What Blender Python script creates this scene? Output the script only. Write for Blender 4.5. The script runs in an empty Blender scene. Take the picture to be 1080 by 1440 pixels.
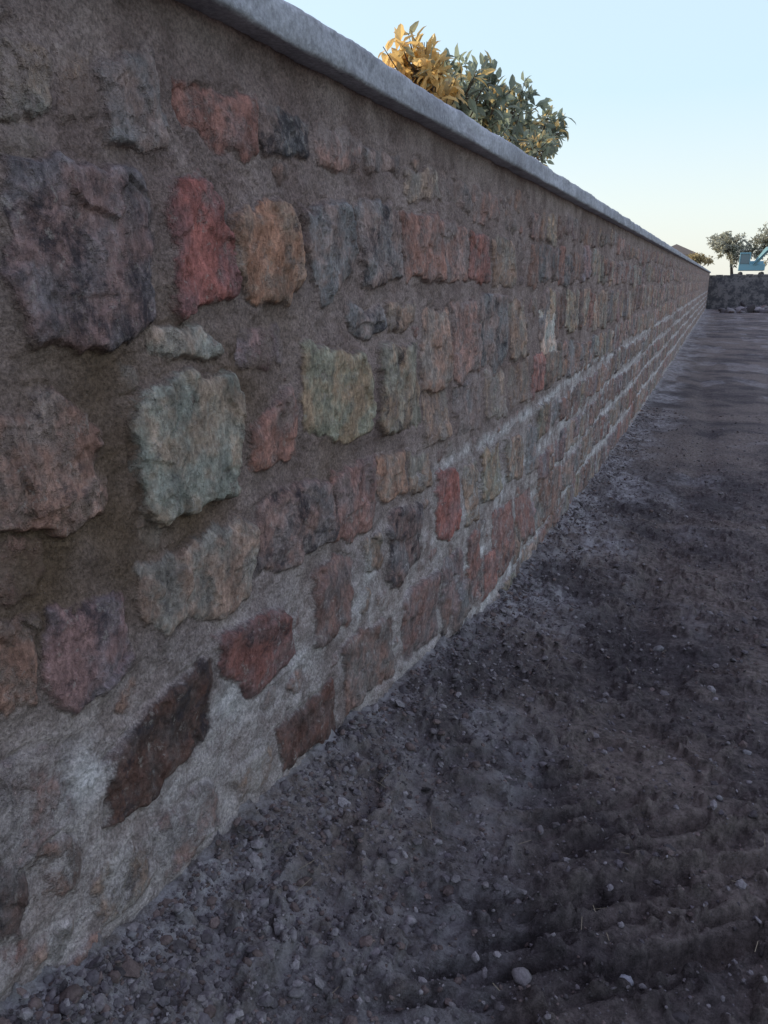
import bpy, math, numpy as np
from mathutils import Vector, Matrix
rng = np.random.default_rng(7)
scene = bpy.context.scene
scene.view_settings.view_transform='Standard'
try: scene.view_settings.look='None'
except: pass
scene.view_settings.exposure=0

# ---------------------------------------------------------------- camera
D=1.2; CZ=1.85
FPX=1080.0; VX,VY=478.0,326.0
TH=math.atan(VY/FPX); PS=math.atan(VX/math.hypot(FPX,VY))
sp,cp,st,ct=math.sin(PS),math.cos(PS),math.sin(TH),math.cos(TH)
Rv=Vector((cp,sp,0)); Fh=Vector((-sp,cp,0)); Fv=Fh*ct-Vector((0,0,st)); Uv=Fh*st+Vector((0,0,ct))
cam=bpy.data.cameras.new('camera'); camo=bpy.data.objects.new('camera',cam); scene.collection.objects.link(camo)
m=Matrix((Rv,Uv,-Fv)).transposed().to_4x4(); m.translation=(0,0,CZ)
camo.matrix_world=m
cam.sensor_fit='VERTICAL'; cam.sensor_height=36; cam.lens=27
cam.clip_start=0.05; cam.clip_end=5000
scene.camera=camo
def wall_yz(px,py):
    """back-projects an image pixel onto the wall face: returns coordinates along / up the wall plane x=-D"""
    d=Rv*(px-540)+Uv*(720-py)+Fv*FPX
    s=-D/d.x
    return d.y*s, d.z*s+CZ

# ---------------------------------------------------------------- noise
TAB=rng.random((512,512))
def vn(x,y,seed=0):
    xi=np.floor(x).astype(np.int64); yi=np.floor(y).astype(np.int64)
    fx=x-xi; fy=y-yi
    fx=fx*fx*fx*(fx*(fx*6-15)+10); fy=fy*fy*fy*(fy*(fy*6-15)+10)
    a=(xi+seed*37)%512; b=(yi+seed*91)%512; a1=(a+1)%512; b1=(b+1)%512
    return (TAB[a,b]*(1-fx)+TAB[a1,b]*fx)*(1-fy)+(TAB[a,b1]*(1-fx)+TAB[a1,b1]*fx)*fy
def fbm(x,y,o=4,seed=0,g=0.5):
    s=0;a=1;t=0
    for i in range(o):
        s=s+a*vn(x*2**i+i*7.3,y*2**i+i*3.1,seed+i); t+=a; a*=g
    return s/t
def cellh(x,y,seed=0):
    """faceted (split-rock) height: tilted planes per voronoi cell"""
    xi=np.floor(x).astype(np.int64); yi=np.floor(y).astype(np.int64)
    best=np.full(x.shape,9.0); h=np.zeros(x.shape)
    for di in (-1,0,1):
        for dj in (-1,0,1):
            a=(xi+di+seed*13)%512; b=(yi+dj+seed*29)%512
            rx=x-(xi+di+TAB[a,b]); ry=y-(yi+dj+TAB[b,a])
            d=rx*rx+ry*ry
            hh=(TAB[a,(b+7)%512]-.5)+(TAB[(a+3)%512,b]-.5)*rx*1.3+(TAB[(a+9)%512,b]-.5)*ry*1.3
            u=d<best; h=np.where(u,hh,h); best=np.where(u,d,best)
    return h
def sstep(a,b,x):
    t=np.clip((x-a)/(b-a),0,1); return t*t*(3-2*t)

def mesh_obj(name,verts,faces,mat=None,parent=None,smooth=True):
    me=bpy.data.meshes.new(name)
    verts=np.asarray(verts,dtype=np.float32); faces=np.asarray(faces,dtype=np.int32)
    n=faces.shape[1]
    me.vertices.add(len(verts)); me.vertices.foreach_set('co',verts.ravel())
    me.loops.add(faces.size); me.loops.foreach_set('vertex_index',faces.ravel())
    me.polygons.add(len(faces)); me.polygons.foreach_set('loop_start',np.arange(0,faces.size,n,dtype=np.int32))
    me.polygons.foreach_set('loop_total',np.full(len(faces),n,dtype=np.int32))
    me.polygons.foreach_set('use_smooth',np.full(len(faces),smooth))
    me.update(calc_edges=True)
    ob=bpy.data.objects.new(name,me); scene.collection.objects.link(ob)
    if mat: me.materials.append(mat)
    if parent: ob.parent=parent
    return ob
def grid_faces(nr,nc,flip=False):
    i=np.arange(nr-1)[:,None]*nc+np.arange(nc-1)[None,:]
    f=np.stack([i,i+1,i+nc+1,i+nc],-1).reshape(-1,4)
    return f[:,::-1] if flip else f
def fattr(ob,name,arr):
    a=ob.data.attributes.new(name,'FLOAT','POINT'); a.data.foreach_set('value',np.asarray(arr,dtype=np.float32).ravel())
def cattr(ob,name,arr):
    a=ob.data.attributes.new(name,'FLOAT_COLOR','POINT')
    arr=np.asarray(arr,dtype=np.float32).reshape(-1,3); arr=np.concatenate([arr,np.ones((len(arr),1),np.float32)],1)
    a.data.foreach_set('color',arr.ravel())
def empty(name,loc=(0,0,0)):
    e=bpy.data.objects.new(name,None); scene.collection.objects.link(e); return e

# ---------------------------------------------------------------- node helper
class N:
    def __init__(s,name):
        s.mat=bpy.data.materials.new(name); s.mat.use_nodes=True; s.nt=s.mat.node_tree
        s.b=s.nt.nodes['Principled BSDF']; s.out=s.nt.nodes['Material Output']
        s.tc=s.nt.nodes.new('ShaderNodeTexCoord')
        s.b.inputs['Specular IOR Level'].default_value=0.2
    def L(s,a,b): s.nt.links.new(a,b)
    def _set(s,sock,v):
        if isinstance(v,bpy.types.NodeSocket): s.L(v,sock)
        else:
            if isinstance(v,tuple) and len(v)==3 and sock.type=='RGBA': v=v+(1,)
            sock.default_value=v
    def noise(s,scale,detail=4,rough=0.55,stretch=None,rot=None,dist=0):
        n=s.nt.nodes.new('ShaderNodeTexNoise'); n.inputs['Scale'].default_value=scale
        n.inputs['Detail'].default_value=detail; n.inputs['Roughness'].default_value=rough; n.inputs['Distortion'].default_value=dist
        if stretch or rot:
            mp=s.nt.nodes.new('ShaderNodeMapping'); s.L(s.tc.outputs['Object'],mp.inputs[0])
            if stretch: mp.inputs['Scale'].default_value=stretch
            if rot: mp.inputs['Rotation'].default_value=rot
            s.L(mp.outputs[0],n.inputs['Vector'])
        else: s.L(s.tc.outputs['Object'],n.inputs['Vector'])
        return n.outputs['Fac']
    def vor(s,scale,out='Distance'):
        n=s.nt.nodes.new('ShaderNodeTexVoronoi'); n.inputs['Scale'].default_value=scale
        s.L(s.tc.outputs['Object'],n.inputs['Vector']); return n.outputs[out]
    def attr(s,name,out='Fac'):
        n=s.nt.nodes.new('ShaderNodeAttribute'); n.attribute_name=name; return n.outputs[out]
    def math(s,op,a,b=0.0,c=0.0):
        n=s.nt.nodes.new('ShaderNodeMath'); n.operation=op
        s._set(n.inputs[0],a); s._set(n.inputs[1],b); s._set(n.inputs[2],c); return n.outputs[0]
    def mr(s,v,a,b,c=0.0,d=1.0,smooth=True):
        n=s.nt.nodes.new('ShaderNodeMapRange'); n.interpolation_type='SMOOTHSTEP' if smooth else 'LINEAR'
        s._set(n.inputs[0],v)
        for i,x in enumerate((a,b,c,d)): n.inputs[i+1].default_value=x
        return n.outputs[0]
    def mix(s,f,a,b,mode='MIX'):
        n=s.nt.nodes.new('ShaderNodeMix'); n.data_type='RGBA'; n.blend_type=mode
        s._set(n.inputs[0],f); s._set(n.inputs[6],a); s._set(n.inputs[7],b); return n.outputs[2]
    def scale(s,col,v):
        n=s.nt.nodes.new('ShaderNodeVectorMath'); n.operation='SCALE'
        s._set(n.inputs[0],col); s._set(n.inputs['Scale'],v); return n.outputs[0]
    def bump(s,h,dist,strength=1.0,prev=None):
        n=s.nt.nodes.new('ShaderNodeBump'); n.inputs['Distance'].default_value=dist; n.inputs['Strength'].default_value=strength
        s._set(n.inputs['Height'],h)
        if prev: s.L(prev,n.inputs['Normal'])
        return n.outputs[0]
    def fin(s,col,rough=0.9,nrm=None):
        s._set(s.b.inputs['Base Color'],col); s._set(s.b.inputs['Roughness'],rough)
        if nrm: s.L(nrm,s.b.inputs['Normal'])
        return s.mat

# ---------------------------------------------------------------- wall material
w=N('wall_stone_and_mortar')
sd=w.attr('sd'); 
nfine=w.noise(60,4,0.68,stretch=(1,1.25,0.75))
edge=w.math('ADD',sd,w.math('MULTIPLY',w.math('SUBTRACT',w.noise(22,5,0.68),0.5),0.042))
mask=w.mr(edge,-0.006,0.009)
n14=w.noise(14,5,0.7)
smear=w.mr(w.math('ADD',n14,w.math('MULTIPLY',w.attr('faint'),0.6)),0.57,0.78)
mask=w.math('MULTIPLY',mask,w.math('SUBTRACT',1.0,w.math('MULTIPLY',smear,0.78)))
sc=w.attr('stonecol','Color')
v1=w.mr(w.noise(9,5,0.68,stretch=(1,1.5,0.8)),0.25,0.75,0.58,1.5)
v2=w.mr(nfine,0.25,0.75,0.65,1.38)
stone=w.scale(w.scale(sc,v1),v2)
hue=w.mix(w.mr(w.noise(7,4,0.65),0.38,0.62),(1.13,0.94,0.86),(0.90,1.0,1.03))
stone=w.mix(1.0,stone,hue,'MULTIPLY')
n19=w.noise(9,8,0.74,dist=0.3)
dk=w.mr(w.math('ADD',n19,w.math('MULTIPLY',w.attr('dark'),0.45)),0.60,0.76)
stone=w.mix(w.math('MULTIPLY',dk,0.85),stone,(0.045,0.040,0.047))
lich=w.mr(w.noise(24,5,0.78),0.57,0.68)
stone=w.mix(w.math('MULTIPLY',lich,0.6),stone,(0.46,0.41,0.36))
# mortar
mz=w.noise(3.2,5,0.65)
mort=w.mix(w.mr(mz,0.35,0.65),(0.225,0.165,0.145),(0.35,0.275,0.245))
mort=w.mix(w.attr('damp'),mort,(0.155,0.105,0.068))
pale=w.math('MULTIPLY',w.attr('pale'),w.mr(w.noise(7,6,0.7),0.36,0.62,0.25,1.0))
mort=w.mix(pale,mort,(0.66,0.63,0.61))
ngr=w.noise(110,4,0.75)
mort=w.scale(mort,w.mr(ngr,0.25,0.75,0.55,1.5))
mort=w.scale(mort,w.mr(n14,0.3,0.7,0.80,1.2))
col=w.mix(mask,mort,stone)
dust=w.math('MULTIPLY',w.attr('pale'),w.mr(w.noise(11,5,0.7),0.46,0.72,0.0,0.35))
col=w.mix(dust,col,(0.48,0.45,0.43))
speck=w.mr(w.vor(120),0.0,0.16,1.0,0.0)
col=w.mix(w.math('MULTIPLY',speck,0.35),col,(0.55,0.52,0.50))
b1=w.bump(nfine,0.014,0.75)
b2=w.bump(ngr,0.010,0.9,b1)
b3=w.bump(mask,0.009,0.85,b2)
wallmat=w.fin(col,0.92,b3)

# ---------------------------------------------------------------- wall geometry
YEND=76.0
WT=CZ+0.50*D            # wall top / coping soffit
WB=-0.9                 # below ground
ycoarse=np.arange(-8,0.66,0.03)
ylog=0.68*np.exp(np.linspace(0,math.log(YEND/0.68),1350))
ys=np.concatenate([ycoarse,ylog]); zs=np.linspace(WB,WT,600)
Y,Z=np.meshgrid(ys,zs)   # rows z
wy=Y+0.044*(fbm(Y*6,Z*6,3,1)-.5)*2+0.014*(fbm(Y*28,Z*28,3,5)-.5)*2
wz=Z+0.044*(fbm(Y*6,Z*6,3,2)-.5)*2+0.014*(fbm(Y*28,Z*28,3,6)-.5)*2
SD=np.full(Y.shape,-0.2); COL=np.zeros(Y.shape+(3,)); COL[:]=(.3,.24,.2)
DARK=np.zeros(Y.shape); FAINT=np.zeros(Y.shape); PRO=np.zeros(Y.shape); TLY=np.zeros(Y.shape)
def add_stone(poly,col,dark=0,faint=0,pro=0.018,mute=.30):
    P=np.array(poly); c=P.mean(0)
    a=0
    for i in range(len(P)):
        q=P[(i+1)%len(P)]; a+=P[i][0]*q[1]-q[0]*P[i][1]
    if a<0: P=P[::-1]
    mg=0.09
    j0=np.searchsorted(ys,P[:,0].min()-mg); j1=np.searchsorted(ys,P[:,0].max()+mg)
    i0=np.searchsorted(zs,P[:,1].min()-mg); i1=np.searchsorted(zs,P[:,1].max()+mg)
    if j1<=j0 or i1<=i0: return
    sl=(slice(i0,i1),slice(j0,j1)); yy=wy[sl]; zz=wz[sl]
    k=0.009; acc=0
    for i in range(len(P)):
        q=P[(i+1)%len(P)]; e=q-P[i]; L=np.hypot(*e)+1e-9
        dd=((zz-P[i][1])*e[0]-(yy-P[i][0])*e[1])/L
        acc=acc+np.exp(np.clip(-dd/k,-60,60))
    s=-k*np.log(acc)+.007
    better=s>SD[sl]
    SD[sl]=np.where(better,s,SD[sl])
    for arr,v in ((DARK,dark),(FAINT,faint),(PRO,pro)):
        arr[sl]=np.where(better,v,arr[sl])
    tl=rng.normal(0,0.04,2)
    TLY[sl]=np.where(better,np.clip((yy-c[0])*tl[0]+(zz-c[1])*tl[1],-.02,.02),TLY[sl])
    col=np.array(col); col=col*(1-mute)+np.array((.30,.235,.21))*mute
    COL[sl]=np.where(better[...,None],col,COL[sl])
RED=(.38,.19,.165); PINK=(.39,.28,.25); ORG=(.40,.27,.20); GRY=(.30,.27,.26); GRN=(.31,.285,.24)
YEL=(.38,.325,.24); TAN=(.37,.30,.24); BRN=(.26,.18,.15); PAL=(.48,.43,.36); DRK=(.13,.10,.095); PUR=(.29,.22,.225)
T=[([(0,50),(55,62),(70,130),(-10,145)],GRN,0,.25,.01),
([(148,85),(212,88),(228,195),(155,185)],GRY,.1,.1,.018),
([(238,108),(350,148),(352,215),(252,198)],(.35,.20,.175),.1,.12,.014),
([(355,148),(430,165),(437,222),(368,228)],GRY,.36,.1,.012),
([(440,178),(504,194),(506,240),(446,232)],PINK,.1,.2,.01),
([(511,203),(560,216),(562,247),(513,242)],GRY,.2,.2,.01),
([(566,234),(612,244),(620,282),(572,276)],PAL,.1,.3,.01),
([(618,244),(655,256),(660,292),(622,288)],GRY,.1,.3,.01),
([(663,262),(695,272),(700,312),(667,308)],PINK,.1,.3,.01),
([(12,235),(175,232),(205,290),(208,445),(150,480),(45,492),(8,400)],(.27,.21,.21),.33,.0,.022),
([(232,272),(293,262),(322,345),(322,408),(250,442),(236,370)],(.40,.16,.145),.05,.05,.03),
([(322,290),(402,295),(418,350),(414,415),(342,420),(322,360)],(.41,.25,.17),.1,.05,.028),
([(422,298),(480,284),(491,388),(442,424),(425,365)],GRY,.15,.05,.028),
([(496,286),(558,300),(560,386),(506,402)],GRY,.24,.1,.02),
([(564,294),(611,310),(620,388),(569,393)],(.35,.22,.185),.05,.1,.02),
([(616,316),(652,326),(655,395),(623,395)],PINK,.1,.15,.015),
([(657,326),(685,336),(688,395),(659,396)],RED,.1,.12,.015),
([(691,336),(720,346),(722,396),(694,400)],TAN,.1,.15,.015),
([(203,462),(252,455),(308,484),(262,508),(212,500)],PAL,0,.1,.02),
([(482,440),(530,434),(535,464),(486,472)],GRY,.36,.1,.02),
([(540,428),(580,430),(578,455),(545,470)],TAN,.2,.1,.015),
([(335,470),(388,462),(388,508),(335,518)],PUR,.1,.3,.01),
([(-25,590),(70,560),(122,590),(132,700),(80,750),(-20,765)],(.37,.25,.20),.20,.12,.018),
([(165,570),(248,532),(318,525),(324,688),(192,725),(168,640)],(.37,.345,.275),.08,.0,.035),
([(345,600),(392,532),(411,560),(411,640),(352,664)],(.40,.24,.20),.05,.1,.022),
([(419,490),(503,505),(516,600),(480,621),(424,600)],(.42,.365,.255),.0,.0,.028),
([(525,492),(585,490),(590,592),(530,611)],(.37,.31,.23),.2,.08,.02),
([(594,440),(626,432),(630,538),(592,552)],(.43,.32,.26),.0,.1,.015),
([(633,430),(668,424),(672,520),(635,536)],PINK,.1,.15,.015),
([(673,414),(708,418),(710,508),(676,520)],GRY,.22,.1,.015),
([(715,422),(734,426),(736,500),(717,506)],TAN,0,.15,.015),
([(758,430),(778,432),(778,496),(760,498)],(.68,.60,.52),0,.0,.015),
([(595,556),(625,548),(628,612),(597,622)],TAN,.1,.25,.012),
([(635,545),(672,530),(675,600),(638,612)],GRY,.1,.3,.012),
([(680,530),(706,520),(709,580),(682,592)],PAL,.1,.3,.012),
([(714,518),(738,508),(740,565),(716,575)],TAN,.1,.3,.012),
([(190,792),(328,726),(356,760),(350,832),(232,896),(198,860)],(.35,.285,.235),.08,.04,.02),
([(362,722),(395,690),(455,676),(462,755),(402,790),(366,802)],(.29,.22,.205),.30,.05,.02),
([(464,664),(520,650),(521,738),(470,764)],(.34,.22,.20),.1,.08,.02),
([(525,650),(560,640),(563,700),(530,706)],ORG,.1,.1,.015),
([(567,640),(601,633),(605,688),(569,692)],TAN,.1,.1,.015),
([(610,670),(640,661),(642,745),(613,758)],(.36,.15,.13),0,.0,.016),
([(649,656),(665,650),(668,730),(652,736)],TAN,.1,.1,.015),
([(545,728),(585,710),(588,780),(546,826)],(.20,.16,.155),.30,.05,.02),
([(508,756),(534,750),(536,795),(512,806)],TAN,.1,.2,.012),
([(672,640),(702,624),(705,690),(674,708)],YEL,.1,.1,.015),
([(709,620),(732,610),(734,668),(711,680)],TAN,.2,.1,.015),
([(738,606),(752,598),(754,655),(740,664)],GRY,.1,.1,.015),
([(52,872),(165,822),(179,930),(100,1000),(55,965)],(.26,.185,.19),.22,.02,.018),
([(-30,895),(38,882),(42,985),(-30,1010)],(.30,.20,.155),.1,.15,.015),
([(300,895),(398,850),(413,920),(342,985),(304,950)],(.22,.095,.085),.20,.0,.018),
([(436,812),(492,780),(495,870),(440,912)],(.23,.155,.14),0,.0,.012),
([(565,836),(610,806),(613,896),(568,930)],(.24,.165,.155),.1,.0,.012),
([(620,790),(648,771),(651,850),(622,870)],(.24,.20,.205),.1,.1,.012),
([(655,757),(671,750),(673,830),(656,840)],(.28,.16,.14),.1,.1,.012),
([(690,722),(718,706),(720,772),(692,790)],(.31,.18,.16),0,.05,.012),
([(723,702),(745,686),(748,746),(725,764)],(.30,.18,.16),.1,.05,.012),
([(755,672),(786,654),(788,712),(757,735)],BRN,.15,.08,.012),
([(145,1052),(284,920),(291,1038),(168,1152),(152,1100)],(.08,.04,.03),.22,-.12,.014),
([(480,908),(549,868),(552,954),(482,1002)],(.23,.17,.15),0,.0,.01),
([(385,1032),(460,960),(469,1030),(396,1086)],(.10,.045,.035),.05,-.12,.01),
([(-40,1075),(88,1050),(95,1150),(20,1225),(-40,1200)],(.30,.24,.23),.0,.28,.012),
([(215,1165),(290,1108),(300,1168),(235,1232)],(.28,.23,.22),.1,.28,.01),
([(-30,1180),(14,1190),(30,1250),(18,1320),(-30,1330)],DRK,.15,.05,.015),
([(36,1215),(104,1190),(110,1240),(60,1265)],BRN,.1,.2,.01),
([(330,1080),(372,1060),(375,1100),(335,1130)],TAN,.1,.35,.01),
([(215,760),(180,745),(188,715),(225,735)],TAN,.1,.35,.01),
([(0,780),(40,790),(38,850),(-20,860)],BRN,.1,.4,.008),
([(-20,160),(50,160),(60,215),(-20,225)],TAN,.1,.45,.006),
([(80,60),(135,66),(140,150),(88,150)],TAN,.1,.5,.006)]
for poly,c,dk_,fa,pr in T:
    P=[wall_yz(*p) for p in poly]
    ctr=np.mean(P,0)
    P=[tuple(np.array(p)-(ctr-np.array(p))*0.02) for p in P]
    add_stone(P,c,dk_,fa+.03,pr,.22)
# coursed masonry continuing along the rest of the wall
zr=[CZ+x*D for x in (.40,.235,.20,-.045,-.08,-.40,-.44,-.71,-.77,-1.0,-1.06,-1.29,-1.35,-1.61,-1.67,-1.94,-1.99,-2.3)]
courses=[(zr[2*i+1],zr[2*i]) for i in range(9)]
PALET=[RED,PINK,ORG,GRY,GRN,YEL,TAN,BRN,PINK,PUR,(.38,.23,.195),(.36,.29,.235),(.27,.20,.185),(.44,.37,.32),TAN,GRY,PUR,BRN]
BR=[[4.35*D],[4.4*D],[4.75*D],[4.6*D],[4.8*D],[4.9*D],[3.0*D],[3*D],[3*D]]
for ci,(za,zb) in enumerate(courses):
    for (ya,yb) in ((-8,0.3),(BR[ci][0],YEND-0.1)):
        y=ya
        while y<yb:
            wd=rng.uniform(.17,.42) if rng.random()<.75 else rng.uniform(.10,.17)
            g=rng.uniform(.02,.055)
            j=lambda s=.015:rng.normal(0,s)
            drift=.035*math.sin(y*.9+ci)+.02*math.sin(y*2.3+ci*2)
            zb2=zb-abs(j(.028))+drift; za2=za+abs(j(.028))+drift
            P=[(y+j(.010),za2+j()),(y+wd*.5,za2-abs(j(.01))),(y+wd+j(.010),za2+j()),(y+wd+j(.010),zb2+j()),(y+wd*.5,zb2+abs(j(.01))),(y+j(.010),zb2+j())]
            c=np.array(PALET[rng.integers(len(PALET))])*rng.uniform(.62,1.2)*(.88 if ci>3 else 1)
            fa=rng.uniform(-.03,.17)+(0.22 if ci==0 else 0)
            if rng.random()<.12 and zb2-za2>.2:
                zm=(za2+zb2)/2+j(.03)
                add_stone([(y,za2),(y+wd,za2),(y+wd,zm-.02),(y,zm-.012)],c,rng.uniform(0,.28),fa,.012)
                add_stone([(y,zm+.02),(y+wd,zm+.012),(y+wd,zb2),(y,zb2)],np.array(PALET[rng.integers(len(PALET))]),rng.uniform(0,.28),fa,.014)
            else: add_stone(P,c,rng.uniform(0,.28),fa,rng.uniform(.008,.028))
            y+=wd+g
# small pinning stones half buried in the wide joints
cnt=0
for _ in range(4000):
    yc=rng.uniform(.5,5.6); zc=rng.uniform(.15,CZ+.40*D)
    i=np.searchsorted(zs,zc); jx=np.searchsorted(ys,yc)
    if jx>=len(ys) or SD[i,jx]>-.05: continue
    a=min(-SD[i,jx]*.85,rng.uniform(.05,.12)); b=a*rng.uniform(.5,1.0)
    P=[(yc+a*math.cos(t_),zc+b*math.sin(t_)) for t_ in np.linspace(0,5.2,6)+rng.normal(0,.2,6)]
    add_stone(P,np.array(PALET[rng.integers(len(PALET))])*rng.uniform(.75,1.05),rng.uniform(0,.3),rng.uniform(.2,.45),rng.uniform(.003,.010),.6); cnt+=1
    if cnt>80: break
# surface relief
stone_m=sstep(-0.009,0.010,SD)
rough=(fbm(Y*16,Z*12,5,11,0.6)-.5)*2
facet=cellh(Y*8+1.8*(fbm(Y*7,Z*7,3,17)-.5),Z*6,3)*.013+cellh(Y*24+1.0*(fbm(Y*20,Z*20,2,18)-.5),Z*16,5)*.006
hS=PRO*1.05+TLY+rough*0.010+facet+0.006*sstep(0,0.03,SD)
hM=(fbm(Y*5,Z*5,4,31)-.5)*0.028+(fbm(Y*26,Z*26,4,33,.65)-.5)*0.020+0.003
near_edge=np.exp(-np.clip(-SD,0,1)/.03)
hM=hM+PRO*.45*near_edge
H=hM*(1-stone_m)+hS*stone_m - 0.010*np.exp(-(SD+0.004)**2/0.00006)*(1-FAINT)*sstep(.35,.6,fbm(Y*8,Z*8,3,37))
H=H*(1-0.4*np.clip(FAINT*1.5,0,1))
fade=sstep(40,8,Y)*0.6+0.4
H*=fade
X=-D+H
V=np.stack([X,Y,Z],-1).reshape(-1,3)
wall=empty('stone_wall')
face=mesh_obj('masonry_face',V,grid_faces(len(zs),len(ys)),wallmat,wall)
fattr(face,'sd',SD); fattr(face,'dark',DARK); fattr(face,'faint',FAINT); cattr(face,'stonecol',COL)
t=(Z-CZ)/D
pale=sstep(-.50,-1.05,t)*.42
for tl_,wd in ((-.74,.036),(-1.03,.042),(-1.32,.042),(-1.64,.05)):
    pale=np.maximum(pale,np.exp(-((t-tl_-.03*np.sin(Y*.9)+.05*(fbm(Y*1.5,Z*0+3,2,44)-.5))/wd)**2)*sstep(2.2,4.5,Y)*1.0)
pale=np.maximum(pale,.55*sstep(-.55,-.8,t)*sstep(4,8,Y))
for (px,py,r) in ((420,940,.12),(230,1100,.13),(120,1090,.10),(760,640,.25),(500,860,.12),(320,1000,.14),(650,850,.25),(520,800,.1),(700,690,.2)):
    a,b=wall_yz(px,py); pale=np.maximum(pale,np.exp(-((Y-a)**2+(Z-b)**2)/r**2)*.85)
fattr(face,'pale',pale)
damp=np.zeros(Y.shape)
for (px,py,r,v) in ((120,520,.24,.9),(60,800,.24,1),(170,760,.22,1),(260,720,.2,.9),(330,560,.22,.8),(380,480,.18,.5),(20,870,.2,.9),(460,640,.2,.6),(220,480,.18,.6),(150,640,.2,.8)):
    a,b=wall_yz(px,py); damp=np.maximum(damp,v*np.exp(-((Y-a)**2+(Z-b)**2)/r**2))
damp=np.clip(damp*(.6+.8*fbm(Y*5,Z*5,3,51)),0,1)
fattr(face,'damp',damp)
def box(x0,x1,y0,y1,z0,z1):
    v=[(x,y,z) for x in (x0,x1) for y in (y0,y1) for z in (z0,z1)]
    f=[(0,1,3,2),(4,6,7,5),(0,4,5,1),(2,3,7,6),(0,2,6,4),(1,5,7,3)]
    return v,f
v,f=box(-D-.45,-D-.05,-8,YEND,WB,WT-0.003)
mesh_obj('wall_core',v,f,wallmat,wall,False)

# coping
c=N('coping_concrete')
cc=c.mix(c.mr(c.noise(5,5,.6),.3,.7),(.33,.335,.36),(.50,.51,.54))
cc=c.scale(cc,c.mr(c.noise(60,4,.7),.25,.75,.7,1.25))
cc=c.mix(c.mr(c.noise(9,5,.7,stretch=(1,.25,1.5)),.52,.68,0,.5),cc,(.20,.185,.19))
cm=c.fin(cc,.85,c.bump(c.noise(45,6,.7),.008,.8))
zb=WT; zt=CZ+.585*D; xf=-D*.935
prof=[(-D-.03,zb),(xf-.012,zb),(xf-.003,zb+.004),(xf,zb+.012),(xf,zb+.03),(xf,zb+.055),(xf,zt-.025),(xf-.002,zt-.012),(xf-.008,zt-.003),(xf-.02,zt),(xf-.15,zt+.012),(-D-.2,zt+.03),(-D-.5,zt),(-D-.52,zb),(-D-.03,zb)]
prof=np.array(prof); cy=np.concatenate([np.arange(-8,.66,.1),0.68*np.exp(np.linspace(0,math.log((YEND+.2)/.68),900))])
PX=np.repeat(prof[:,0][:,None],len(cy),1); PZ=np.repeat(prof[:,1][:,None],len(cy),1); CY=np.repeat(cy[None],len(prof),0)
nn=(fbm(CY*3,PZ*20,4,61)-.5)*.02; n2=(fbm(CY*4,PX*20,4,65)-.5)*.016
frontw=(PX>-D-.02)
PXn=PX+nn*frontw+0.010*(fbm(CY*25,PZ*40,3,66)-.5)*frontw; PZn=PZ+n2*(PZ>zb+.002)
V=np.stack([PXn,CY,PZn],-1).reshape(-1,3)
mesh_obj('coping',V,grid_faces(len(prof),len(cy),True),cm,wall)

# ---------------------------------------------------------------- far return wall
far=empty('far_boundary_wall')
v,f=box(-D-.4,60,YEND+.2,YEND+.7,-1.2,CZ+.35)
fw=N('far_wall_render'); fc=fw.mix(fw.mr(fw.noise(1.6,6,.75),.42,.58),(.07,.068,.075),(.19,.175,.175))
fwm=fw.fin(fc,.9,fw.bump(fw.noise(6,5,.6),.05))
mesh_obj('rendered_face',v,f,fwm,far,False)
yy_=np.arange(-D-.1,60,.6); V=[];F=[]
for i_,x_ in enumerate(yy_):
    h_=rng.uniform(.02,.2); v,f=box(x_+.01,x_+.59,YEND+.15,YEND+.65,CZ+.353,CZ+.353+h_); k=len(V); V+=v; F+=[tuple(a+k for a in q) for q in f]
mesh_obj('rough_top_stones',V,F,fwm,far,False)

# ---------------------------------------------------------------- ground
def base_t(y):
    u=y/D
    return CZ+D*np.interp(u,[-5,.3,.68,1.1,2.0,2.9,4.0,7,12,20,70],[-1.25,-1.22,-1.21,-1.31,-1.43,-1.58,-1.75,-1.88,-2.0,-2.02,-2.03])
def open_t(y):
    u=y/D
    return CZ+D*np.interp(u,[-5,.3,.68,1.1,2.0,2.9,4.0,7,12,20,70],[-1.4,-1.42,-1.46,-1.5,-1.58,-1.68,-1.8,-1.92,-2.03,-2.06,-2.06])
def ground_z(x,y):
    dx=np.clip(x+D,0,None)
    z=open_t(y)+(base_t(y)-open_t(y))*np.exp(-(dx/.45)**1.5)
    z=z+0.10*(fbm(x*.35,y*.35,3,70)-.5)*np.clip(dx,0,1)
    z=z+.05*np.exp(-dx/.06)*(fbm(x*4,y*4,3,71))
    return z
def ground_detail(x,y):
    ff=sstep(16,5,y)
    a=0.060*(fbm(x*2.5,y*2.5,3,72,.5)-.5)*(.4+.6*ff)+0.034*(fbm(x*16,y*16,4,76,.65)-.5)*ff
    cl=fbm(x*9+2*fbm(x*3,y*3,2,78),y*9,4,80,.6)
    a+=0.038*sstep(.52,.70,cl)*ff
    u=(x*.77+y*.64); v_=(-x*.64+y*.77)+.08*(fbm(x*2,y*2,3,82)-.5)*2
    rid=1-np.abs(2*fbm(u*1.6,v_*9,3,84)-1)
    m_=sstep(-.75,-.2,x+.25*(fbm(x*2,y*2,2,86)-.5))*sstep(3.4,1.8,y)
    a+=0.11*(sstep(.5,.95,rid)-.5)*m_
    tr=sum(np.exp(-((x-x0+.15*np.sin(y*.35+x0))/.16)**2) for x0 in (-.1,1.35))
    a-=0.04*tr*sstep(2,5,y)
    return a
xs=np.concatenate([-np.geomspace(600,1.75,24),np.linspace(-1.7,-1.26,6),np.arange(-1.24,1.6,.0075),1.6*np.exp(np.linspace(0.006,math.log(600/1.6),170))])
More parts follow.
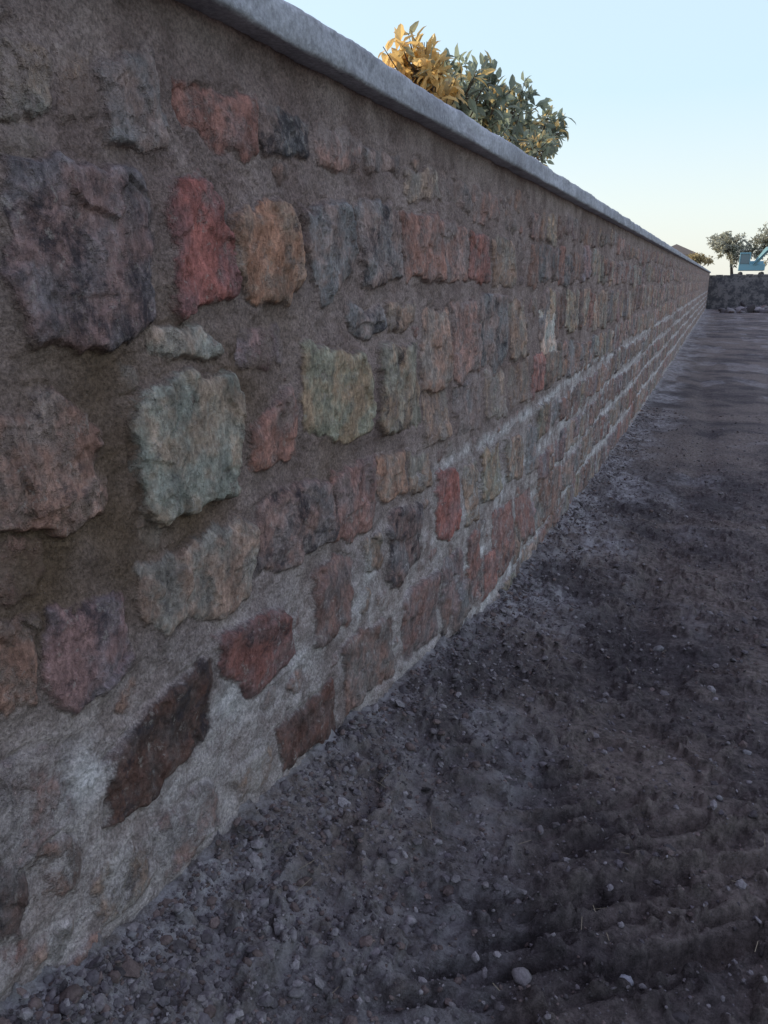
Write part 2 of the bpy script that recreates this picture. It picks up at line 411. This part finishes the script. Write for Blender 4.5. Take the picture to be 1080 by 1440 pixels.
gy=np.concatenate([-np.geomspace(600,1.0,20),np.arange(-.9,.6,.05),0.62*np.exp(np.linspace(0,math.log(74/.62),850)),np.array([75,76,76.3,76.9,77,80,90,120,180,300,600,1500])])
GX,GY=np.meshgrid(xs,gy)
amp=sstep(40,15,GY)*.7+.3
GZ=ground_z(GX,GY)+ground_detail(GX,GY)*np.where(np.abs(GX)>30,.3,1)*amp
GZ=np.where(GY>76.5,CZ+.05+0*GZ,GZ)
GZ=np.where((GX<-D-.2)&(GY<76.5),CZ-1.6,GZ)
g=N('ground_soil')
base=g.mix(g.mr(g.noise(1.3,5,.65),.40,.60),(.072,.060,.060),(.130,.108,.10))
base=g.mix(g.mr(g.noise(.6,4,.6),.44,.60,0,.85),base,(.185,.15,.13))
gn=g.noise(28,6,.78)
base=g.scale(base,g.mr(gn,.25,.75,.35,1.75))
base=g.mix(g.math('MULTIPLY',g.attr('dust'),g.mr(g.noise(9,6,.75),.34,.64)),base,(.42,.40,.40))
gs=g.mr(g.vor(60),.05,.28,1,0); base=g.mix(g.math('MULTIPLY',gs,g.mr(g.noise(8,3,.6),.42,.65,0,.6)),base,(.26,.24,.24))
gm=g.fin(base,.95,g.bump(g.noise(150,3,.7),.008,.8,g.bump(gn,.03,.9)))
go=mesh_obj('ground',np.stack([GX,GY,GZ],-1).reshape(-1,3),grid_faces(len(gy),len(xs)),gm)
dx=GX+D
dust=np.exp(-np.clip(dx,0,9)/.15)*.9+.8*np.exp(-((dx-.3)/.28)**2)*sstep(.38,.62,fbm(GX*3,GY*2,3,90))*sstep(.9,2.2,GY)
dust+=.45*sstep(.54,.7,fbm(GX*1.6,GY*.8,4,93))
fattr(go,'dust',np.clip(dust,0,1))

# gravel
ph=(1+5**.5)/2
ico=np.array([(-1,ph,0),(1,ph,0),(-1,-ph,0),(1,-ph,0),(0,-1,ph),(0,1,ph),(0,-1,-ph),(0,1,-ph),(ph,0,-1),(ph,0,1),(-ph,0,-1),(-ph,0,1)])/math.hypot(1,ph)
icf=np.array([(0,11,5),(0,5,1),(0,1,7),(0,7,10),(0,10,11),(1,5,9),(5,11,4),(11,10,2),(10,7,6),(7,1,8),(3,9,4),(3,4,2),(3,2,6),(3,6,8),(3,8,9),(4,9,5),(2,4,11),(6,2,10),(8,6,7),(9,8,1)])
def subdiv(v,f):
    v=list(map(tuple,v)); c={}; nf=[]
    def mid(a,b):
        k=(min(a,b),max(a,b))
        if k not in c:
            p=(np.array(v[a])+np.array(v[b])); p/=np.linalg.norm(p); v.append(tuple(p)); c[k]=len(v)-1
        return c[k]
    for a,b,d in f:
        x,y,z=mid(a,b),mid(b,d),mid(d,a); nf+=[(a,x,z),(b,y,x),(d,z,y),(x,y,z)]
    return np.array(v),np.array(nf)
sv,sf=subdiv(ico,icf)
def rocks(name,px,py,size,mat,parent=None,bv=sv,bf=sf,colr=None,sm=True):
    n=len(px); Vv=np.repeat(bv[None],n,0)*(1+rng.normal(0,.13,(n,len(bv),1)))
    sc_=np.stack([rng.uniform(.8,1.3,n),rng.uniform(.7,1.1,n),rng.uniform(.5,.85,n)],-1)*size[:,None]
    a=rng.uniform(0,6.28,n); Vv=Vv*sc_[:,None,:]
    tx=rng.normal(0,.35,n); Vv[...,2]+=Vv[...,0]*tx[:,None]
    x=Vv[...,0]*np.cos(a)[:,None]-Vv[...,1]*np.sin(a)[:,None]; y=Vv[...,0]*np.sin(a)[:,None]+Vv[...,1]*np.cos(a)[:,None]
    gz=ground_z(px,py)+ground_detail(px,py)*(sstep(40,15,py)*.7+.3)
    Vv=np.stack([x+px[:,None],y+py[:,None],Vv[...,2]+(gz+size*.1)[:,None]],-1).reshape(-1,3)
    F=(bf[None]+np.arange(n)[:,None,None]*len(bv)).reshape(-1,3)
    ob=mesh_obj(name,Vv,F,mat,parent,sm)
    cl=np.array([(.12,.105,.11),(.17,.15,.15),(.09,.078,.078),(.22,.20,.20),(.14,.105,.095)])[rng.integers(0,5,n)]*rng.uniform(.7,1.25,(n,1))
    if colr is not None: cl[:]=colr
    cattr(ob,'rc',np.repeat(cl,len(bv),0)); return ob
r=N('gravel_rock'); rm=r.fin(r.scale(r.attr('rc','Color'),r.mr(r.noise(90,3,.7),.25,.75,.7,1.3)),.9,r.bump(r.noise(140,3,.7),.003))
n=26000
gx=-D+.03+np.concatenate([rng.exponential(.28,n//2),rng.uniform(0,3.2,n-n//2)]); gyy=.6*np.exp(rng.uniform(0,1,n)**1.1*math.log(16/.6))
sz=np.clip(rng.lognormal(-5.5,.6,n),.0015,.02)*(1+.05*gyy)
rocks('gravel',gx,gyy,sz,rm,bv=ico,bf=icf,sm=False)
n=1500
gx=-D+.05+np.concatenate([rng.exponential(.25,n*3//4),rng.uniform(0,3.2,n-n*3//4)]); gyy=.65*np.exp(rng.uniform(0,1,n)**1.3*math.log(9/.65))
rocks('pebbles',gx,gyy,np.clip(rng.lognormal(-4.85,.4,n),.005,.024),rm)
def ground_pt(px,py):
    d=Rv*(px-540)+Uv*(720-py)+Fv*FPX; s=1.0
    for _ in range(40):
        s=(float(ground_z(np.array([d.x*s]),np.array([d.y*s]))[0])-CZ)/d.z
    return d.x*s,d.y*s
q=[ground_pt(*p) for p in ((880,1378),(1050,1058),(70,1380),(108,1390),(185,1310),(330,1362),(255,1290),(925,912),(1010,1130))]
rocks('pale_stone',np.array([a[0] for a in q[:1]]),np.array([a[1] for a in q[:1]]),np.array([.019]),rm,colr=(.34,.34,.36))
rocks('loose_stones',np.array([a[0] for a in q[1:]]),np.array([a[1] for a in q[1:]]),np.array([.02,.014,.016,.014,.012,.012,.03,.018]),rm,colr=(.20,.19,.19))
sm=N('straw'); smm=sm.fin((.30,.25,.17),.9)
VV=[];FF=[]
for i in range(170):
    x=rng.uniform(-1.0,2.0); y=.7*math.exp(rng.uniform(0,1)*2.1); L=rng.uniform(.02,.07); a=rng.uniform(0,6.28)
    z=float((ground_z(np.array([x]),np.array([y]))+ground_detail(np.array([x]),np.array([y])))[0])+.008
    dxx,dyy=math.cos(a)*L,math.sin(a)*L; wx,wy_=-math.sin(a)*.0008,math.cos(a)*.0008; k=len(VV); up=rng.uniform(-.004,.015)
    VV+=[(x-wx,y-wy_,z),(x+wx,y+wy_,z),(x+dxx+wx,y+dyy+wy_,z+up),(x+dxx-wx,y+dyy-wy_,z+up)]; FF.append((k,k+1,k+2,k+3))
mesh_obj('straw',VV,FF,smm)

# ---------------------------------------------------------------- trees
def leafmat(name):
    l=N(name); col=l.attr('lc','Color')
    l.fin(col,.45); l.b.inputs['Specular IOR Level'].default_value=.5
    tr=l.nt.nodes.new('ShaderNodeBsdfTranslucent'); l.L(col,tr.inputs[0])
    mx=l.nt.nodes.new('ShaderNodeMixShader'); mx.inputs[0].default_value=.5
    l.L(l.b.outputs[0],mx.inputs[1]); l.L(tr.outputs[0],mx.inputs[2]); l.L(mx.outputs[0],l.out.inputs[0]); return l.mat
lm=leafmat('leaves'); bk=N('bark'); bm=bk.fin(bk.mix(bk.noise(20,4),(.06,.045,.035),(.14,.11,.09)),.9,bk.bump(bk.noise(40,4),.01))
def tube(pts,rad,seg=6):
    V=[];F=[]
    for i,(p,rr) in enumerate(zip(pts,rad)):
        p=Vector(p); d=(Vector(pts[min(i+1,len(pts)-1)])-Vector(pts[max(i-1,0)])).normalized()
        a=d.orthogonal().normalized(); b=d.cross(a)
        for k in range(seg):
            t_=k*6.2832/seg; V.append(tuple(p+(a*math.cos(t_)+b*math.sin(t_))*rr))
    for i in range(len(pts)-1):
        for k in range(seg): F.append((i*seg+k,i*seg+(k+1)%seg,(i+1)*seg+(k+1)%seg,(i+1)*seg+k))
    return V,F
def tree(name,foot,lobes,leafL,ntips,nleaf,trunk_r,colf):
    e=empty(name); V=[];F=[];LV=[];LF=[];LC=[]
    def addt(pts,rad):
        v,f=tube(pts,rad); k=len(V); V.extend(v); F.extend([tuple(i+k for i in q) for q in f])
    foot=Vector(foot); ctr=sum((Vector(l[0])*l[2] for l in lobes),Vector())/sum(l[2] for l in lobes)
    fork=foot.lerp(ctr,.62); addt([foot,foot.lerp(fork,.5)+Vector((.03,.04,0)),fork],[trunk_r,trunk_r*.8,trunk_r*.6])
    for (c_,rad,wgt) in lobes:
        c_=Vector(c_); rad=Vector(rad); midp=fork.lerp(c_,.55)+Vector(rng.normal(0,.05,3))
        addt([fork,midp,c_],[trunk_r*.5,trunk_r*.35,trunk_r*.2])
        for i in range(int(ntips*wgt)):
            d=Vector(rng.normal(0,1,3)).normalized(); rr=rng.uniform(.35,1.0)**.6*rng.uniform(.85,1.2)
            tip=c_+Vector((d.x*rad.x,d.y*rad.y,d.z*rad.z))*rr
            st_=c_.lerp(midp,rng.uniform(0,.5)); 
            addt([st_,st_.lerp(tip,.55)+Vector((0,0,-.04*leafL/.15)),tip],[trunk_r*.12,trunk_r*.08,trunk_r*.04])
            out=(tip-st_).normalized()
            for j in range(nleaf):
                o=(out*.6+Vector(rng.normal(0,.75,3))+Vector((0,0,-.05))).normalized()
                L=leafL*rng.uniform(.6,1.15); W=L*rng.uniform(.17,.24)
                sd_=o.cross(Vector(rng.normal(0,1,3))+Vector((0,0,1.5))).normalized(); nm=sd_.cross(o)
                b=tip-out*rng.uniform(0,leafL*1.2); k=len(LV)
                pt=[b,b+o*L*.4+sd_*W+nm*W*.35,b+o*L*.45-nm*.02*L,b+o*L*.4-sd_*W+nm*W*.35,b+o*L*.8+sd_*W*.6-nm*L*.08+nm*W*.2,b+o*L*.8-nm*L*.1,b+o*L*.8-sd_*W*.6-nm*L*.08+nm*W*.2,b+o*L-nm*L*.2]
                LV.extend([tuple(p) for p in pt])
                LF.extend([(k,k+1,k+2,k+2),(k,k+2,k+3,k+3),(k+1,k+4,k+5,k+2),(k+2,k+5,k+6,k+3),(k+4,k+7,k+5,k+5),(k+5,k+7,k+6,k+6)])
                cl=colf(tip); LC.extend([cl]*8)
    mesh_obj('trunk_and_branches',V,F,bm,e)
    T3=[]
    for q in LF:
        T3.append((q[0],q[1],q[2]))
        if q[2]!=q[3]: T3.append((q[0],q[2],q[3]))
    ob=mesh_obj('foliage',LV,T3,lm,e,False); cattr(ob,'lc',np.array(LC)); return e
def ray_at(px,py,xw):
    d=Rv*(px-540)+Uv*(720-py)+Fv*FPX; s=xw/d.x; return Vector((d.x*s,d.y*s,d.z*s+CZ))
XB=-2.2
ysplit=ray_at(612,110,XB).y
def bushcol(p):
    sunlit=min(1,max(0,(ysplit+.12-p.y)/.35))  # sunlight painted into leaf colour: left lobe turns yellow
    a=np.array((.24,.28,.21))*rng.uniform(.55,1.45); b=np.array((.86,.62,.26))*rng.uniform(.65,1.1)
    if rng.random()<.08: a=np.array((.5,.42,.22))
    k=sunlit if rng.random()<.9 else 1-sunlit*.8
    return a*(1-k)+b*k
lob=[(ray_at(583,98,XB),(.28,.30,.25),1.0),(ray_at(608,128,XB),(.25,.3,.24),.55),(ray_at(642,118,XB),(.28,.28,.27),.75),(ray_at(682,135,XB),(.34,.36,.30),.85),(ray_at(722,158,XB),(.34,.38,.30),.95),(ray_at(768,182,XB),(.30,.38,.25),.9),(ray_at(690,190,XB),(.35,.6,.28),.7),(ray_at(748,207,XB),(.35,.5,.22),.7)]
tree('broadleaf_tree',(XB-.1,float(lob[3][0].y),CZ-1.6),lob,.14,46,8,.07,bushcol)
def farcol(p): return np.array((.40,.41,.33))*rng.uniform(.5,1.4)
def fpt(px,py,y):
    d=Rv*(px-540)+Uv*(720-py)+Fv*FPX; s=y/d.y; return Vector((d.x*s,y,d.z*s+CZ))
for (px,py,y,sx,sz_) in ((1035,348,100,2.9,2.0),(1092,350,104,3,2.6)):
    c0=fpt(px,py,y)
    lobs=[((c0.x+rng.uniform(-1,1)*sx*.6,y+rng.uniform(-2,2),c0.z+rng.uniform(-.6,.5)*sz_),(sx*.5,sx*.6,sz_*.55),1) for _ in range(8)]
    tree('garden_tree',(c0.x,y,CZ),lobs,.45,40,9,.2,farcol)

# ---------------------------------------------------------------- excavator on the upper level
ex=empty('excavator')
pt=N('machine_paint'); pm=pt.fin(pt.mix(pt.mr(pt.noise(3,4),.5,.8,0,.4),(.20,.38,.45),(.30,.36,.38)),.45)
dkm=N('machine_dark'); dm=dkm.fin(dkm.mix(dkm.noise(6,3),(.03,.03,.03),(.07,.065,.06)),.7)
gl=N('cab_glass'); glm=gl.fin((.16,.22,.24),.1)
def part(nm,bxs,mat,bev=.04):
    V=[];F=[]
    for b_ in bxs:
        v,f=box(*b_); k=len(V); V+=v; F+=[tuple(i+k for i in q) for q in f]
    o=mesh_obj(nm,V,F,mat,ex,False)
    md=o.modifiers.new('b','BEVEL'); md.width=bev; md.segments=2; return o
e0=fpt(1056,380,90); ox,oy,oz=e0.x,e0.y,CZ+.07
part('tracks',[(ox-1.2,ox-.75,oy-1.7,oy+1.7,oz,oz+.75),(ox+.75,ox+1.2,oy-1.7,oy+1.7,oz,oz+.75)],dm,.2)
part('upper_body',[(ox-1.2,ox+1.2,oy-1.2,oy+1.8,oz+.85,oz+1.5),(ox-1.1,ox+1.1,oy+.4,oy+1.7,oz+1.5,oz+1.8)],pm)
part('cab_frame',[(ox-1.2,ox-.2,oy-1.3,oy-.0,oz+2.45,oz+2.58),(ox-1.2,ox-1.12,oy-1.3,oy-1.2,oz+1.5,oz+2.45),(ox-.28,ox-.2,oy-1.3,oy-1.2,oz+1.5,oz+2.45),(ox-1.2,ox-1.12,oy-.1,oy,oz+1.5,oz+2.45),(ox-.28,ox-.2,oy-.1,oy,oz+1.5,oz+2.45)],pm,.02)
part('cab_glass',[(ox-1.15,ox-.25,oy-1.24,oy-.06,oz+1.5,oz+2.44)],glm,.02)
v1_,f1_=tube([(ox+.1,oy-1,oz+1.3),(ox+1.2,oy-2.2,oz+2.9),(ox+2.3,oy-3.2,oz+2.7)],[.22,.25,.15],4); mesh_obj('boom',v1_,f1_,pm,ex,False)
v1_,f1_=tube([(ox+2.2,oy-3.1,oz+2.9),(ox+2.9,oy-3.8,oz+.9)],[.17,.1],4); mesh_obj('arm',v1_,f1_,pm,ex,False)
v1_,f1_=tube([(ox+2.9,oy-3.8,oz+.95),(ox+2.8,oy-3.6,oz+.5),(ox+2.4,oy-3.2,oz+.35)],[.25,.45,.3],6); mesh_obj('bucket',v1_,f1_,dm,ex,False)

# distant house behind the wall
hs=empty('distant_house')
hw=N('house_render'); hwm=hw.fin(hw.mix(hw.noise(2,3),(.42,.36,.28),(.5,.44,.36)),.9)
hr=N('house_roof'); hrm=hr.fin(hr.mix(hr.noise(4,3),(.28,.23,.20),(.36,.29,.25)),.9)
h0=fpt(950,360,95)
hx,hy=h0.x,h0.y; hb=CZ+2.7
v,f=box(hx-2.2,hx+2.2,hy,hy+9,CZ-1.7,hb); mesh_obj('walls',v,f,hwm,hs,False)
V=[(hx-2.5,hy-.3,hb+.003),(hx+2.5,hy-.3,hb+.003),(hx+2.5,hy+9.3,hb+.003),(hx-2.5,hy+9.3,hb+.003),(hx,hy-.3,hb+1.1),(hx,hy+9.3,hb+1.1)]
me=bpy.data.meshes.new('roof'); me.from_pydata(V,[],[(0,1,4),(2,3,5),(1,2,5,4),(3,0,4,5),(0,3,2,1)]); o=bpy.data.objects.new('roof',me); scene.collection.objects.link(o); me.materials.append(hrm); o.parent=hs
dw=N('window_glass'); dwm=dw.fin((.05,.06,.07),.15)
V=[];F=[]
for xx in (-1.3,.4):
    v,f=box(hx+xx,hx+xx+.9,hy-.02,hy+.05,hb-1.6,hb-.5); k=len(V); V+=v; F+=[tuple(i+k for i in q) for q in f]
mesh_obj('windows',V,F,dwm,hs,False)
def ycol(p): return np.array((.46,.38,.20))*rng.uniform(.5,1.3)
c0=fpt(985,362,92)
tree('yellow_shrub',(c0.x,c0.y,CZ-1.6),[((c0.x+rng.uniform(-.8,.8),c0.y+rng.uniform(-1,1),c0.z+rng.uniform(-.4,.2)),(.7,.8,.5),1) for _ in range(6)],.3,26,7,.1,ycol)

n=220; c1=fpt(1070,425,70)
rx=c1.x+rng.normal(0,1.2,n); ry=c1.y+rng.normal(0,1.0,n)
ro=rocks('rubble_heap',rx,ry,rng.uniform(.12,.45,n),rm)

# ---------------------------------------------------------------- light
sun_dir=Vector((-.97,.20,math.tan(math.radians(19)))).normalized()
el=math.asin(sun_dir.z); az=math.atan2(sun_dir.x,sun_dir.y)
sl=bpy.data.lights.new('sun','SUN'); sl.energy=5; sl.angle=math.radians(.5); sl.color=(1,.84,.62)
so=bpy.data.objects.new('sun',sl); scene.collection.objects.link(so); so.rotation_euler=(-sun_dir).to_track_quat('-Z','Y').to_euler()
wd_=bpy.data.worlds.new('World'); scene.world=wd_; wd_.use_nodes=True; nt=wd_.node_tree
sk=nt.nodes.new('ShaderNodeTexSky'); sk.sky_type='NISHITA'; sk.sun_disc=False; sk.sun_elevation=el; sk.sun_rotation=az
sk.air_density=1.0; sk.dust_density=2.0; sk.ozone_density=1.0
# hazy air: thin bright veil over the clear-sky model, whitest at the horizon
tcw=nt.nodes.new('ShaderNodeTexCoord'); sx=nt.nodes.new('ShaderNodeSeparateXYZ'); nt.links.new(tcw.outputs['Generated'],sx.inputs[0])
rp=nt.nodes.new('ShaderNodeValToRGB'); nt.links.new(sx.outputs['Z'],rp.inputs[0]); cr=rp.color_ramp
cr.elements[0].position=0.0; cr.elements[0].color=(.73,.73,.66,1)
cr.elements[1].position=1.0; cr.elements[1].color=(.50,.53,.80,1)
for p_,c_ in ((.08,(.66,.73,.72,1)),(.20,(.52,.68,.78,1)),(.42,(.52,.66,.80,1)),(.6,(.50,.56,.80,1))):
    e_=cr.elements.new(p_); e_.color=c_
ml=nt.nodes.new('ShaderNodeVectorMath'); ml.operation='SCALE'; nt.links.new(rp.outputs[0],ml.inputs[0]); ml.inputs['Scale'].default_value=10
mx=nt.nodes.new('ShaderNodeMix'); mx.data_type='RGBA'; mx.inputs[0].default_value=.78
nt.links.new(sk.outputs[0],mx.inputs[6]); nt.links.new(ml.outputs[0],mx.inputs[7])
bg=nt.nodes['Background']; bg.inputs[1].default_value=.15; nt.links.new(mx.outputs[2],bg.inputs[0])
